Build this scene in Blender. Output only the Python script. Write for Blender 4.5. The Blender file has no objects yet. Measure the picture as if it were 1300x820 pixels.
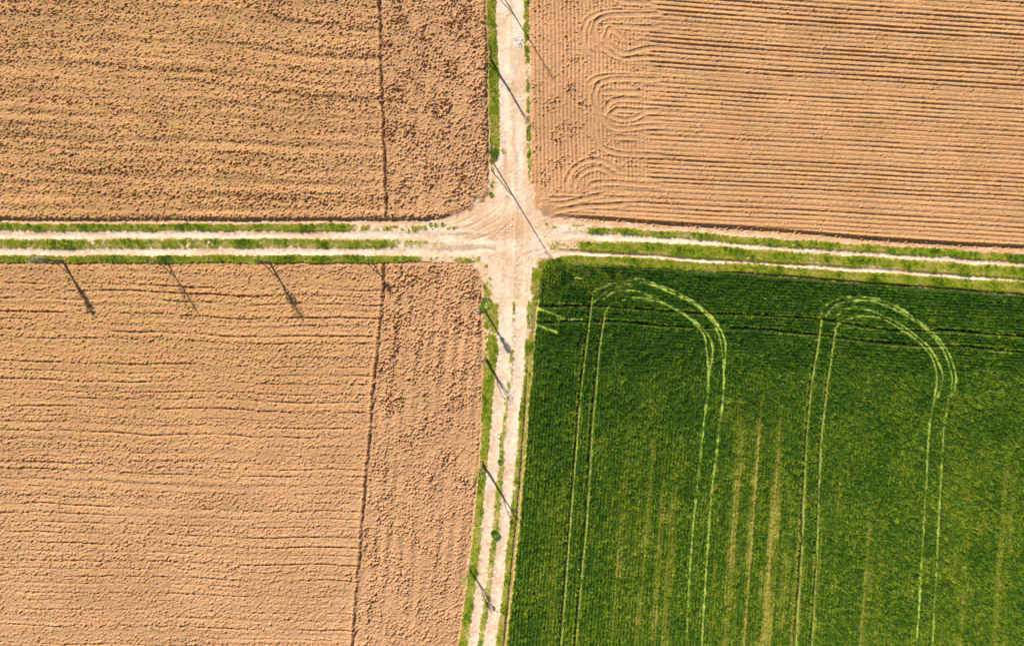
# Two farm tracks crossing between ploughed fields and a wheat field, seen straight down from a drone.
import bpy, bmesh, math, random
import numpy as np

rng = np.random.default_rng(7)
random.seed(7)
S = 0.1                       # metres of ground per photograph pixel
def WX(px): return (np.asarray(px, float) - 650.0) * S
def WY(py): return (365.0 - np.asarray(py, float)) * S
SUN_EL, SUN_DX, SUN_DY = math.radians(36), 0.515, -0.857    # direction the shadows fall

sc = bpy.context.scene
col = sc.collection

# ------------------------------------------------------------------ noise helpers
def ftex(n, lx, ly, seed, low=0.35):
    """periodic band limited noise, feature sizes lx / ly in texels, unit variance"""
    r = np.random.default_rng(seed)
    f = np.fft.rfft2(r.standard_normal((n, n)).astype(np.float32))
    ky = np.fft.fftfreq(n)[:, None]; kx = np.fft.rfftfreq(n)[None, :]
    q = (kx * lx) ** 2 + (ky * ly) ** 2
    f *= np.exp(-q * 4) * (1 - np.exp(-q / (low * low + 1e-9) * 2))
    t = np.fft.irfft2(f, s=(n, n)).astype(np.float32)
    return t / t.std()
T8 = ftex(1024, 8, 8, 1); T8b = ftex(1024, 8, 8, 2)
T16 = ftex(1024, 16, 16, 3); TA = ftex(1024, 90, 6, 4, 0.2); TB = ftex(1024, 40, 8, 5, 0.2)
T4 = ftex(1024, 4, 4, 6)
def smp(t, u, v):
    """bilinear, wrapping; u, v in texels"""
    n = t.shape[0]
    iu = np.floor(u).astype(np.int64); iv = np.floor(v).astype(np.int64)
    fu = (u - iu).astype(np.float32); fv = (v - iv).astype(np.float32)
    a = iu % n; b = (iu + 1) % n; c = iv % n; d = (iv + 1) % n
    return (t[c, a] * (1 - fu) + t[c, b] * fu) * (1 - fv) + (t[d, a] * (1 - fu) + t[d, b] * fu) * fv
def ns(x, y, size, t=T8, feat=8.0, ox=0.0, oy=0.0):
    k = feat / size
    return smp(t, x * k + ox, y * k + oy)
def n1(seed, v, size):
    r = np.random.default_rng(seed); a = r.standard_normal(4096).astype(np.float32)
    u = v / size + 2000; i = np.floor(u).astype(int); f = u - i; f = f * f * (3 - 2 * f)
    return a[i % 4096] * (1 - f) + a[(i + 1) % 4096] * f
def sst(a, b, x):
    t = np.clip((x - a) / (b - a), 0, 1); return t * t * (3 - 2 * t)

def clod_tex(n, count, rmin, rmax, seed, power=2.2):
    """periodic height texture of tumbled clods (unit = texel)"""
    r = np.random.default_rng(seed); t = np.zeros((n, n), np.float32)
    for _ in range(count):
        R = rmin + (rmax - rmin) * r.random() ** power
        cx, cy = r.random(2) * n; a = -0.05 + r.normal() * .5; e = 0.40 + 0.4 * r.random()
        m = int(R) + 2; ix = int(cx); iy = int(cy)
        X = np.arange(-m, m + 1)[None, :] - (cx - ix); Y = np.arange(-m, m + 1)[:, None] - (cy - iy)
        U = (X * math.cos(a) + Y * math.sin(a)) / R; V = (-X * math.sin(a) + Y * math.cos(a)) / (R * e)
        d = np.maximum(np.abs(U) * 0.75 + np.abs(V) * 0.45, np.sqrt(U * U + V * V))
        tl = (U * r.uniform(-.3, .3) + V * r.uniform(-.3, .3))
        h = np.clip(1 - d ** 2.5, 0, 1) ** 0.6 * (R * (0.55 + .9 * r.random())) * (1 + tl)
        jj = (iy + np.arange(-m, m + 1)) % n; ii = (ix + np.arange(-m, m + 1)) % n
        blk = np.ix_(jj, ii); t[blk] = np.maximum(t[blk], h)
    return t
CT = clod_tex(1024, 34000, 1.6, 5.0, 11, 1.6)      # 0.05 m per texel
CF = clod_tex(1024, 22000, 1.3, 3.4, 12, 1.6)      # finer crumbs
def clods(x, y, t=CT, res=0.05, ang=0.0, ox=0.0, st=1.0):
    c, s = math.cos(ang), math.sin(ang)
    u = (x * c + y * s) / st; v = (-x * s + y * c) * st
    return smp(t, u / res + ox, v / res + ox * .7) * res

# ------------------------------------------------------------------ grid
xs = np.arange(-68, 68.01, 0.080); ys = np.arange(-48.5, 39.51, 0.060)
X, Y = np.meshgrid(xs, ys); NY, NX = X.shape
X = X.astype(np.float32); Y = Y.astype(np.float32)
PXc = 650 + X / S; PYc = 365 - Y / S                            # in photograph pixels (for tracing only)
wob = ns(X, Y, .3, T8) * 0.5 + ns(X, Y, 4.0, T8b) * 0.6
wob2 = ns(X, Y, 0.28, T8b, ox=300) * 0.5 + ns(X, Y, 3.0, T8, ox=211) * 0.5
PX = PXc + wob; PY = PYc + wob2
def cv(t, pts): a = np.array(pts, float); return np.interp(t, a[:, 0], a[:, 1])
L1 = [(-60, 617), (0, 618), (120, 620), (200, 622), (240, 622), (300, 622)]
B1 = [(-60, 281), (530, 281), (560, 280), (590, 271), (612, 257), (622, 244)]
R1 = [(-60, 672), (0, 672), (215, 674), (280, 677)]
B2 = [(672, 262), (690, 277), (750, 281), (850, 289), (1000, 298), (1100, 307), (1200, 314), (1300, 318), (1360, 322)]
L2 = [(320, 600), (333, 606), (345, 611), (385, 612), (420, 613), (460, 614), (540, 611), (600, 607), (650, 602), (700, 596), (730, 592), (790, 585), (890, 572)]
T3 = [(-60, 333), (600, 333), (615, 334)]
R2 = [(320, 694), (345, 687), (400, 680), (470, 673), (550, 667), (640, 660), (730, 651), (890, 635)]
T4 = [(685, 333), (750, 335), (800, 338), (900, 345), (980, 350), (1100, 360), (1200, 367), (1300, 375), (1360, 379)]
dTL = np.minimum((cv(PY, L1) - PX), (cv(PX, B1) - PY)) * S       # metres inside each field
dTR = np.minimum((PX - cv(PY, R1)), (cv(PX, B2) - PY)) * S
dBL = np.minimum((cv(PY, L2) - PX), (PY - cv(PX, T3))) * S
dBR = np.minimum((PX - cv(PY, R2)), (PY - cv(PX, T4))) * S
jn0 = np.exp(-(((PXc - 640) / 62) ** 2 + ((PYc - 285) / 50) ** 2) ** 2) * (.30 * ns(X, Y, .45, T8, ox=66) + .35 * ns(X, Y, 1.5, T8b, ox=66))
dTL += jn0; dTR += jn0; dBL += jn0 * .7
del wob, wob2

# ------------------------------------------------------------------ grass strips (density)
G = np.zeros_like(X)
def stripV(rows, soft=1.1, d=1.0, thr=None, seed=0):
    a = np.array(rows, float)
    lo = np.interp(PY, a[:, 0], a[:, 1]); hi = np.interp(PY, a[:, 0], a[:, 2])
    m = sst(-soft, soft, PX - lo) * sst(-soft, soft, hi - PX) * sst(-3, 3, PY - a[0, 0]) * sst(-3, 3, a[-1, 0] - PY)
    return fin(m, a, PY, d, thr, seed)
def stripH(rows, soft=1.1, d=1.0, thr=None, seed=0):
    a = np.array(rows, float)
    lo = np.interp(PX, a[:, 0], a[:, 1]); hi = np.interp(PX, a[:, 0], a[:, 2])
    m = sst(-soft, soft, PY - lo) * sst(-soft, soft, hi - PY) * sst(-6, 6, PX - a[0, 0]) * sst(-6, 6, a[-1, 0] - PX)
    return fin(m, a, PX, d, thr, seed)
def fin(m, a, t, d, thr, seed):
    global G
    if a.shape[1] > 3: d = d * np.interp(t, a[:, 0], a[:, 3])
    if thr is not None:
        p = .6 * ns(X, Y, 0.3, T8, ox=seed * 37) + 0.45 * ns(X, Y, .8, T8, ox=seed * 57) + 0.5 * ns(X, Y, 1.6, T8b, ox=seed * 91)
        m = m * sst(thr - .9, thr + .9, p)
    G = np.maximum(G, m * d)
# north-south track
stripV([(-60, 618, 630), (0, 618.5, 629.5), (60, 619, 630), (120, 620.5, 633), (190, 622.5, 634), (206, 623, 630), (222, 623, 629, .7), ][0:6])
stripV([(200, 623, 629), (232, 622, 627)], thr=0.1, seed=1)
stripV([(-60, 664, 671), (0, 665, 671.5), (68, 666.5, 671)], thr=-1.0, seed=2)
stripV([(66, 666.5, 671), (150, 668, 671.5), (170, 668, 673), (215, 670.5, 675), (240, 671, 675)], thr=-0.2, seed=3)
stripV([(384, 613, 632), (450, 614.5, 631), (470, 614, 629)], thr=-0.5, seed=4)
stripV([(455, 614, 629), (500, 612, 626), (550, 611, 622), (600, 608, 617), (650, 603, 613), (700, 597, 607), (730, 593, 604), (890, 573, 584)], d=.9)
stripV([(335, 612, 622), (384, 614, 624)], thr=.9, d=.6, seed=5)
stripV([(382, 650, 653), (440, 649, 653), (460, 645.5, 651), (520, 641, 646), (560, 636, 640.5)], thr=-0.1, d=.7, seed=6)
stripV([(550, 635, 640), (600, 632, 638), (650, 627, 634), (700, 621, 628), (730, 617, 624), (890, 597, 604)], d=.7, thr=-1.5, seed=7)
stripV([(340, 676, 688), (400, 668.5, 680), (450, 668, 676)], thr=-.4, d=.8, seed=8)
stripV([(430, 667, 677), (500, 663, 671), (550, 657, 666), (650, 648, 658), (730, 640, 649.5), (890, 622, 630)], thr=-1.6, d=.9, seed=9)
# west track
stripH([(-60, 284.5, 292), (300, 284.5, 292), (430, 284, 292.5), (450, 285, 292)])
stripH([(440, 285, 292.5), (500, 286, 292), (585, 286, 291)], thr=.45, d=.7, seed=10)
stripH([(-60, 303.5, 314), (40, 304, 314), (60, 303.5, 315), (400, 303, 314), (505, 304, 313)], d=.8, thr=-1.5, seed=11, soft=2.2)
stripH([(500, 304, 313), (560, 305, 312)], thr=.5, d=.5, seed=12)
stripH([(-60, 324.5, 333), (300, 324.5, 333), (420, 324, 333), (505, 325, 332.5), (530, 326, 332)])
stripH([(520, 326, 332), (610, 325, 332)], thr=.35, d=.5, seed=13)
# east track
stripH([(745, 288, 294), (800, 290, 297), (850, 294, 301), (890, 296, 304), (980, 303.5, 312), (1100, 310, 319), (1300, 323, 332), (1370, 327, 337)], thr=-1.6)
stripH([(680, 283, 292), (760, 285, 294)], thr=.7, d=.5, seed=14)
stripH([(735, 306, 317), (800, 307, 320), (890, 311, 327), (980, 318, 332), (1100, 326, 338), (1300, 339, 354), (1370, 344, 359)], d=.95, thr=-2.2, seed=15, soft=2)
stripH([(695, 305, 315), (745, 306, 317)], thr=.25, d=.6, seed=16)
stripH([(684, 331, 338), (720, 325, 336), (750, 325, 336), (800, 326, 338), (894, 333, 343), (980, 337, 349), (1100, 346, 359), (1300, 358, 374), (1370, 362, 378)])
corner = sst(-1.5, 1.5, PX - cv(PY, R2) + 1) * sst(-2, 2, PY - 330) * sst(-20, 20, 372 - PY) * sst(-25, 25, 800 - PX)
G = np.maximum(G, corner * 0.7 * sst(-1.2, .2, ns(X, Y, 1.2, T8, ox=77)))
G[(dTL > .1) | (dTR > .1) | (dBL > .15)] *= 0.0

# ------------------------------------------------------------------ strokes
class Stroke:
    pass
def stroke(pts, R, raw=False):
    """distance, side and arc length to a smooth polyline; returns window slices and arrays"""
    p = np.array(pts, float)
    if not raw: p = np.stack([WX(p[:, 0]), WY(p[:, 1])], 1)
    q = [p[0]]
    for i in range(len(p) - 1):                     # Catmull-Rom
        a = p[max(i - 1, 0)]; b = p[i]; c = p[i + 1]; d = p[min(i + 2, len(p) - 1)]
        m = max(1, min(8, int(np.hypot(*(c - b)) / 0.8)))
        for k in range(1, m + 1):
            t = k / m
            q.append(0.5 * ((2 * b) + (c - a) * t + (2 * a - 5 * b + 4 * c - d) * t * t + (3 * b - a - 3 * c + d) * t ** 3))
    q = np.array(q)
    x0, x1 = np.searchsorted(xs, [q[:, 0].min() - R, q[:, 0].max() + R]); y0, y1 = np.searchsorted(ys, [q[:, 1].min() - R, q[:, 1].max() + R])
    w = (slice(y0, y1), slice(x0, x1)); D = np.full((y1 - y0, x1 - x0), 99., np.float32); L = np.zeros_like(D); Sg = np.zeros_like(D); A = np.zeros_like(D)
    acc = 0
    for i in range(len(q) - 1):
        a, b = q[i], q[i + 1]; v = b - a; l = np.hypot(*v)
        if l < 1e-6: continue
        i0, i1 = np.searchsorted(xs, [min(a[0], b[0]) - R, max(a[0], b[0]) + R]) - x0; j0, j1 = np.searchsorted(ys, [min(a[1], b[1]) - R, max(a[1], b[1]) + R]) - y0
        i0 = max(i0, 0); j0 = max(j0, 0); s = (slice(j0, j1), slice(i0, i1))
        dx = xs[x0 + i0:x0 + i1][None, :] - a[0]; dy = ys[y0 + j0:y0 + j1][:, None] - a[1]
        if dx.size == 0 or dy.size == 0: acc += l; continue
        t = np.clip((dx * v[0] + dy * v[1]) / l / l, 0, 1)
        ex = dx - t * v[0]; ey = dy - t * v[1]; d = np.hypot(ex, ey)
        m = d < D[s]
        D[s] = np.where(m, d, D[s]); L[s] = np.where(m, acc + t * l, L[s]); Sg[s] = np.where(m, (v[0] * dy - v[1] * dx) / l, Sg[s])
        A[s] = np.where(m, math.atan2(v[1], v[0]), A[s]); acc += l
    return w, D, L, Sg, A, acc

# ------------------------------------------------------------------ heights
H = np.zeros_like(X)
big = ns(X, Y, 9, T8, ox=40) * 0.03 + ns(X, Y, 3.0, T8b, ox=90) * 0.015
H += big
road = np.ones_like(X)

# --- north-west ploughed field
m = dTL > 0
wf = cv(PYc, [(-60, 481.5), (0, 483.5), (100, 486), (200, 490), (281, 492.5)])     # dead furrow
x, y = X[m], Y[m]; e = dTL[m]; fx = (PXc[m] - wf[m]) * S + ns(x, y, 2.5, T8) * .03
px_, py_ = PXc[m], PYc[m]
sl = np.clip((281 - py_) / 281, 0, 1)
v = y + sl ** .8 * np.interp(px_, [-60, 0, 60, 120, 180, 240, 640], [-4.62, -4.54, -4.35, -3.95, -3.45, -2.85, 1.15]) + ns(x, y, 12, T8b) * 0.12
leftp = sst(.2, -.2, fx)
rows = smp(TA, x * 4, v * 9) * 0.045 + smp(TB, x * 8 + 99, v * 22) * 0.022
vv = x - 0.03 * y + ns(x, y, 5, T8, ox=9) * .15
rowsv = smp(TB, y * 6, vv * 10 + 70) * 0.03
amp = 0.72 + 0.26 * np.clip(smp(TA, x * 4 + 400, v * 9 + 30), -1, 1.8) + 0.45 * np.exp(-np.maximum(e, 0) / 1.1)
ampr = 0.95 + 0.35 * ns(x, y, 1.6, T8b, ox=5) + 0.5 * np.exp(-np.maximum((cv(py_, L1) - px_) * S, 0) / 1.4)
cl = clods(x, y, CT, ang=.75, st=1.1, res=.042)
h = 0.20 + np.where(fx < 0, rows, rowsv) + cl * np.where(fx < 0, np.clip(amp, .2, 1.8) * .86, np.clip(ampr, .35, 1.7) * .95) + clods(x, y, CF, ox=333) * .95
h += -0.34 * np.exp(-((fx + .08 * n1(91, y, .5)) / .16) ** 2) * (.85 + .3 * n1(92, y, .8)) + .14 * np.exp(-((fx + .40) / .20) ** 2)
hb = (cv(px_, B1) - py_) * S
h += 0.16 * np.exp(-((hb - .9) / .5) ** 2)
jx = np.exp(-(((px_ - 645) / 88) ** 2 + ((py_ - 290) / 60) ** 2) ** 2)
h = h * sst(-.05, .55, e) - .08 * (1 - sst(0, .4, e)) * (1 - jx); h *= 1 - jx * sst(3.5, .0, e) * .95
H[m] += h

# --- south-west ploughed field
m = dBL > 0
wf2 = cv(PYc, [(333, 489), (360, 488), (400, 485), (480, 477), (560, 470), (640, 463), (730, 456), (890, 442)])
x, y = X[m], Y[m]; e = dBL[m]; fx = (PXc[m] - wf2[m]) * S + ns(x, y, 2.5, T8, ox=5) * .03
px_, py_ = PXc[m], PYc[m]
v = y + 0.022 * x + ns(x, y, 9, T8b, ox=60) * 0.12 + .05 * ns(x, y, 3, T8, ox=61)
rowl = np.zeros_like(x)
r_ = np.random.default_rng(31); yy = -.6
while yy > -17 * 3.2:                                             # each pass of the plough leaves a seam
    st_ = r_.choice([.35, .6, 1.0], p=[.3, .35, .35]); g = np.exp(-((v - yy + .27) / .10) ** 2); k = .5 + .5 * np.clip(n1(int(-yy * 10) + 50, x, 6.0), -.8, 1.2) + .5 * np.clip(n1(int(-yy * 10) + 250, x, .45), -.8, 1.2)
    rowl += -0.15 * st_ * g * k + .07 * st_ * k * np.exp(-((v - yy - .02) / .18) ** 2)
    yy -= r_.uniform(.8, 1.35)
rowl = rowl + smp(TA, x * 5 + 55, v * 16 + 55) * .018
u2 = fx + ns(x, y, 4, T8, ox=120) * .06
rowr = .045 * np.cos(u2 * 2 * np.pi / 1.55) * (.6 + .4 * n1(77, y, 4)) + smp(TB, y * 6 + 300, u2 * 12) * .03
amp = 0.50 + .22 * np.clip(smp(TA, x * 4 + 700, v * 10 + 430), -1, 1.6)
ampr = .78 + .32 * ns(x, y, 1.6, T8b, ox=55) + .45 * np.exp(-((fx - 1.9) / .9) ** 2) + .25 * sst(-22, 0, y)
h = -.04 + np.where(fx < 0, rowl, rowr) + clods(x, y, CT, ang=.7, ox=170, st=1.1, res=.040) * np.where(fx < 0, np.clip(amp, .15, 1.3) * .85, np.clip(ampr, .3, 1.6) * .95) + clods(x, y, CF, ox=555) * .8
h += -0.28 * np.exp(-((fx + .08 * n1(93, y, .5)) / .15) ** 2) * (.85 + .3 * n1(94, y, .8)) + .13 * np.exp(-((fx + .40) / .22) ** 2)
jx = np.exp(-(((px_ - 635) / 60) ** 2 + ((py_ - 320) / 36) ** 2) ** 2)
h = h * sst(-.05, .4, e) - .10 * (1 - sst(.1, .5, e)) * (1 - jx); h *= 1 - jx * sst(2., .0, e) * .7
H[m] += h

# --- north-east harrowed field
m = dTR > 0
x, y = X[m], Y[m]; e = dTR[m]; px_, py_ = PXc[m], PYc[m]
slope = np.interp(py_, [0, 100, 250, 320], [.078, .066, .052, .058])
v = y + slope * (x - 17) + ns(x, y, 7, T8, ox=20) * .022 + ns(x, y, 22, T8b, ox=20) * .06
per = .61
ph = v / per + n1(5, v, 2.6) * .22
i_ = np.floor(ph); f_ = ph - i_                                       # 0 = south side of a ridge, 1 = its north side
rr = np.random.default_rng(8).random(4096)
ii_ = i_.astype(int)
am = .55 + .85 * rr[(ii_ + 900) % 4096]
am = am * (1 + .20 * np.sin(v * 2 * np.pi / 3.1 + n1(9, v, 5))) * (1 + .22 * np.clip(smp(TB, x * 10 + 30, v * 24), -1.5, 1.5) + .10 * np.clip(ns(x, y, .5, T8b, ox=420), -1.5, 1.5))
fc = .17 + .07 * rr[(ii_ + 2900) % 4096]
prof = np.where(f_ < fc, -np.cos(f_ / fc * np.pi), np.cos((f_ - fc) / (1 - fc) * np.pi))
ph2 = ph * 2 + .35; f2 = ph2 - np.floor(ph2); am2 = rr[(np.floor(ph2).astype(int) + 1500) % 4096]
rowsH = prof * .068 * am + np.where(f2 < .3, -np.cos(f2 / .3 * np.pi), np.cos((f2 - .3) / .7 * np.pi)) * .040 * am2
broad = .022 * np.sin(v * 2 * np.pi / 2.9 + 1) + .012 * n1(19, v, .9)
vx = x + .012 * y + ns(x, y, 6, T8, ox=320) * .05
pv = vx / .50; iv_ = np.floor(pv); fv_ = pv - iv_
av = .45 + .8 * rr[(iv_.astype(int) + 300) % 4096]
rowsV = np.where(fv_ < .3, np.cos(fv_ / .3 * np.pi), -np.cos((fv_ - .3) / .7 * np.pi)) * -.042 * av
tz = ns(x, y, 1.2, T8) * .8
hm = sst(817, 829, px_ + tz * 2 + 4 * n1(33, v, .8)); hm = np.maximum(hm, .75 * sst(236, 248, py_ + tz * 3) * sst(695, 715, px_ + tz * 9))
hm = np.maximum(hm, .30 * sst(735, 800, px_ + tz * 6))
vm = sst(830, 818, px_ + tz * 2) * (1 - .85 * sst(232, 246, py_)) * np.interp(px_, [660, 740, 790, 825], [1, 1, .75, .55])
h = .20 + rowsH * hm + broad * hm + rowsV * 1.35 * vm + clods(x, y, CF, ox=99) * (.36 + .45 * vm) * np.clip(1 + .5 * ns(x, y, 1.5, T8, ox=17), .3, 2) + clods(x, y, CT, ox=19) * .12 * (1 + .4 * sst(.4, 1.6, ns(x, y, .5, T8b, ox=7)))
hb = (cv(px_, B2) - py_) * S
h += 0.12 * sst(1.5, .65, hb) * hm
wall = sst(.28, .80, hb); rim = sst(690, 760, px_)
h = np.where(hb < .85, h * (1 - rim * (1 - wall)) + rim * (1 - wall) * (-.14 + clods(x, y, CT, ox=5) * .9), h)
jx = np.exp(-(((px_ - 660) / 60) ** 2 + ((py_ - 275) / 40) ** 2) ** 2)
h = h * sst(-.03, .30, e); h *= 1 - jx * sst(2., .0, e) * .85
H[m] += h
LO = lambda p: [(700 + a / 2.93, b / 2.93) for a, b in p]
loops = [
 [(420, 48), (335, 50), (230, 45), (170, 55), (130, 80), (115, 120), (120, 170), (140, 215)],
 [(420, 55), (335, 58), (210, 62), (165, 85), (155, 120), (170, 160), (210, 195), (270, 220), (350, 216), (420, 222)],
 [(420, 103), (340, 105), (250, 100), (170, 100)], [(290, 160), (215, 110), (200, 145), (225, 175), (270, 203), (340, 185), (420, 180)],
 [(125, 150), (135, 190), (170, 215)],
 [(420, 290), (350, 290), (230, 285), (160, 295), (125, 325)], [(420, 300), (350, 298), (220, 298), (170, 320), (155, 360), (170, 410), (200, 455), (240, 482), (350, 472), (430, 470)],
 [(350, 345), (215, 345), (170, 345)], [(350, 375), (260, 370), (215, 385), (190, 430)],
 [(420, 412), (350, 415), (240, 410), (215, 430), (260, 447), (310, 440), (350, 418), (420, 420)],
 [(150, 460), (165, 510), (190, 550), (250, 572), (350, 577), (430, 580)], [(210, 510), (260, 512), (350, 515)],
 [(60, 720), (55, 680), (80, 630), (130, 600), (190, 600), (240, 630), (270, 650)], [(80, 720), (90, 670), (130, 635), (180, 625), (225, 650), (250, 675)],
 [(135, 710), (150, 685), (230, 680), (340, 688), (430, 690)],
 [(150, 5), (152, -40)], [(230, -30), (235, 0), (270, 12), (400, 15)],
 [(10, 737), (100, 742), (200, 738), (330, 742)], [(0, 762), (60, 755), (140, 735), (215, 722)], [(0, 790), (110, 770), (210, 765), (300, 758)]]
for k, p in enumerate(loops):
    w, D, L, Sg, A, tot = stroke(LO(p), .8)
    fade = sst(0, 1.2, L) * sst(0, 1.5, tot - L); lug = .5 + .5 * np.cos((L + np.abs(Sg) * .7) * 2 * np.pi / .34)
    core = np.exp(-(D / .27) ** 4); wide_ = np.exp(-(D / .48) ** 4)
    dep = -.075 * core * (.7 + .35 * lug) + .11 * np.exp(-((D - .37) / .13) ** 2) * (.6 + .4 * np.clip(ns(X[w], Y[w], .5, T8, ox=k), -1, 1))
    flat = wide_ * fade * .85
    H[w] = np.where(dTR[w] > 0, H[w] * (1 - flat) + flat * .26 + fade * dep, H[w])
for xx, y0, y1 in [(712, 172, 246), (732, 172, 238), (751, 180, 240)]:             # tyre lug prints on the headland
    w, D, L, Sg, A, tot = stroke([(xx, y0), (xx, y1)], .5)
    core = np.exp(-(D / .24) ** 4) * sst(0, 1, L) * sst(0, 1, tot - L)
    H[w] += core * (.045 * np.cos(L * 2 * np.pi / .28))

# --- track surface
m = (dTL <= 0) & (dTR <= 0) & (dBL <= 0) & (dBR <= 0)
x, y = X[m], Y[m]; px_, py_ = PXc[m], PYc[m]
h = ns(x, y, .35, T8, ox=10) * .006 + ns(x, y * .35, .5, T8b, ox=50) * .008 * (py_ < 270) + ns(x, y, 1.2, T8, ox=31) * .010 + clods(x, y, CF, ox=250) * .42 * sst(.2, 1.4, ns(x, y, 1.4, T8, ox=3))
h += .05 * G[m] - .0
H[m] += h
def rut(pts, wd, dep, berm=.3):
    w, D, L, Sg, A, tot = stroke(pts, wd * 3)
    f = sst(0, 2.5, L) * sst(0, 2.5, tot - L); ok = (dTL[w] <= 0) & (dTR[w] <= 0) & (dBL[w] <= .0) & (dBR[w] <= 0)
    H[w] += np.where(ok, f * (-dep * np.exp(-(D / wd) ** 2) + dep * berm * np.exp(-((D - 1.7 * wd) / (.5 * wd)) ** 2)), 0)
rut([(-50, 298), (200, 298), (430, 298), (560, 300), (640, 306)], .42, .07); rut([(-50, 320), (200, 319.5), (430, 319), (560, 319), (640, 316)], .40, .07)
rut([(700, 298), (760, 300), (900, 307.5), (1100, 322.5), (1300, 336), (1360, 340)], .32, .07); rut([(700, 319), (760, 321.5), (900, 330), (1100, 342.5), (1300, 356), (1360, 360)], .24, .13, .5)
rut([(640, -50), (640, 100), (644, 200), (646, 300), (641, 380), (641, 450), (634, 520), (629, 580), (622, 650), (613, 730), (598, 880)], .45, .045)
rut([(656, -50), (656, 100), (659, 200), (662, 300), (660, 380), (659, 450), (653, 520), (647, 580), (640, 650), (631, 730), (616, 880)], .45, .045)
for p in [[(560, 291), (590, 289), (612, 280), (635, 262), (640, 240)], [(560, 301), (595, 297), (618, 287), (640, 272), (650, 240)], [(565, 310), (600, 306), (630, 292), (652, 270)],
          [(570, 296), (600, 286), (622, 268)], [(545, 288), (575, 286), (600, 275), (618, 258)], [(575, 305), (605, 303), (640, 290), (660, 268)], [(612, 310), (632, 322), (646, 345)], [(735, 300), (700, 303), (668, 290), (655, 262)], [(655, 240), (652, 290), (650, 340), (648, 400)], [(662, 250), (664, 290), (664, 340), (663, 400)], [(715, 312), (690, 316), (668, 335), (664, 372)], [(585, 319), (625, 317), (640, 335), (640, 370)], [(700, 318), (670, 322), (660, 345)], [(705, 298), (680, 292), (664, 270)]]:
    rut(p, .17, .016, .6)

# ------------------------------------------------------------------ wheat canopy
def inb(p0, p1): return p0
tram = [   # pairs of wheelings driven through the standing crop
 [(664, 389), (690, 388.5), (745, 388), (800, 391), (850, 395), (905, 398), (950, 399), (1000, 402), (1040, 405), (1100, 415), (1150, 420), (1200, 419), (1250, 423), (1300, 427), (1360, 433)],
 [(668, 409), (740, 408), (790, 408), (840, 413), (905, 416), (960, 417), (1000, 421), (1050, 426), (1110, 434), (1170, 439), (1220, 439), (1260, 443), (1300, 447), (1360, 453)],
 [(750, 372), (747, 400), (742, 440), (736, 490), (731, 550), (727, 600), (722, 660), (717, 730), (704, 890)],
 [(766, 396), (763, 415), (758, 450), (755, 485), (750, 540), (745, 620), (741, 680), (736, 730), (723, 890)],
 [(1041, 400), (1038, 420), (1034, 450), (1028, 480), (1024, 520), (1020, 580), (1017, 640), (1015, 700), (1013, 730), (1003, 890)],
 [(1059, 410), (1056, 430), (1052, 455), (1047, 490), (1042, 530), (1038, 580), (1036, 640), (1034, 700), (1033, 730), (1024, 890)]]
lodge = [
 [(749, 376), (756, 367), (766, 363), (790, 356), (815, 354), (835, 362), (860, 371), (890, 390), (905, 405), (915, 420), (920, 437), (920, 452), (918, 470)],
 [(750, 387), (765, 373), (785, 363), (810, 359), (826, 361), (850, 371), (880, 385), (895, 398), (908, 416), (914, 435), (917, 455), (918, 480), (917, 505), (912, 540), (908, 580), (903, 620), (899, 660), (897, 700), (895, 730), (886, 890)],
 [(763, 382), (775, 372), (797, 368), (815, 371), (840, 383), (860, 394), (880, 406), (892, 417), (902, 432), (904, 445), (901, 465), (897, 500)],
 [(764, 402), (772, 390), (785, 382), (800, 378), (820, 379), (845, 386), (865, 397), (885, 413), (893, 425), (896, 445), (898, 465), (898, 485), (897, 505), (891, 545), (888, 580), (884, 620), (880, 660), (877, 700), (875, 730), (866, 890)],
 [(1040, 404), (1044, 390), (1055, 382), (1075, 377), (1100, 377), (1125, 383), (1145, 393), (1165, 407), (1183, 422), (1195, 435), (1205, 452), (1210, 470), (1212, 486), (1205, 505)],
 [(1045, 403), (1055, 391), (1070, 383), (1098, 381), (1120, 386), (1140, 395), (1160, 407), (1180, 423), (1195, 442), (1203, 462), (1207, 482), (1203, 505), (1198, 530), (1195, 570), (1192, 620), (1189, 680), (1187, 730), (1178, 890)],
 [(1060, 402), (1070, 392), (1085, 390), (1105, 394), (1125, 402), (1145, 413), (1165, 428), (1178, 440), (1190, 460), (1195, 478), (1190, 498), (1182, 515)],
 [(1057, 421), (1065, 409), (1085, 402), (1105, 401), (1125, 407), (1150, 422), (1170, 438), (1180, 450), (1186, 468), (1187, 485), (1183, 510), (1178, 550), (1175, 600), (1172, 650), (1169, 700), (1167, 730), (1159, 890)],
 [(676, 390), (700, 397), (715, 404), (742, 405)], [(680, 411), (697, 418), (710, 423)]]
can = sst(0, .35, dBR)                     # canopy cover 0..1
canH = .44 + .05 * ns(X, Y, 3.5, T8b, ox=15) + .04 * ns(X, Y, .8, T8, ox=15) + .05 * ns(X, Y, .35, T8b, ox=215)
head = sst(478, 462, PY + 3 * ns(X, Y, 2, T8, ox=3)) * sst(690, 712, PX)          # headland drilled across
rv = X - .075 * Y; rh = Y + .055 * X
canH += (.07 * np.cos(rv * 2 * np.pi / .42) + .03 * n1(41, rv, .3)) * (1 - head) + (.08 * np.cos(rh * 2 * np.pi / .40) + .03 * n1(42, rh, .35)) * head
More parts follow.
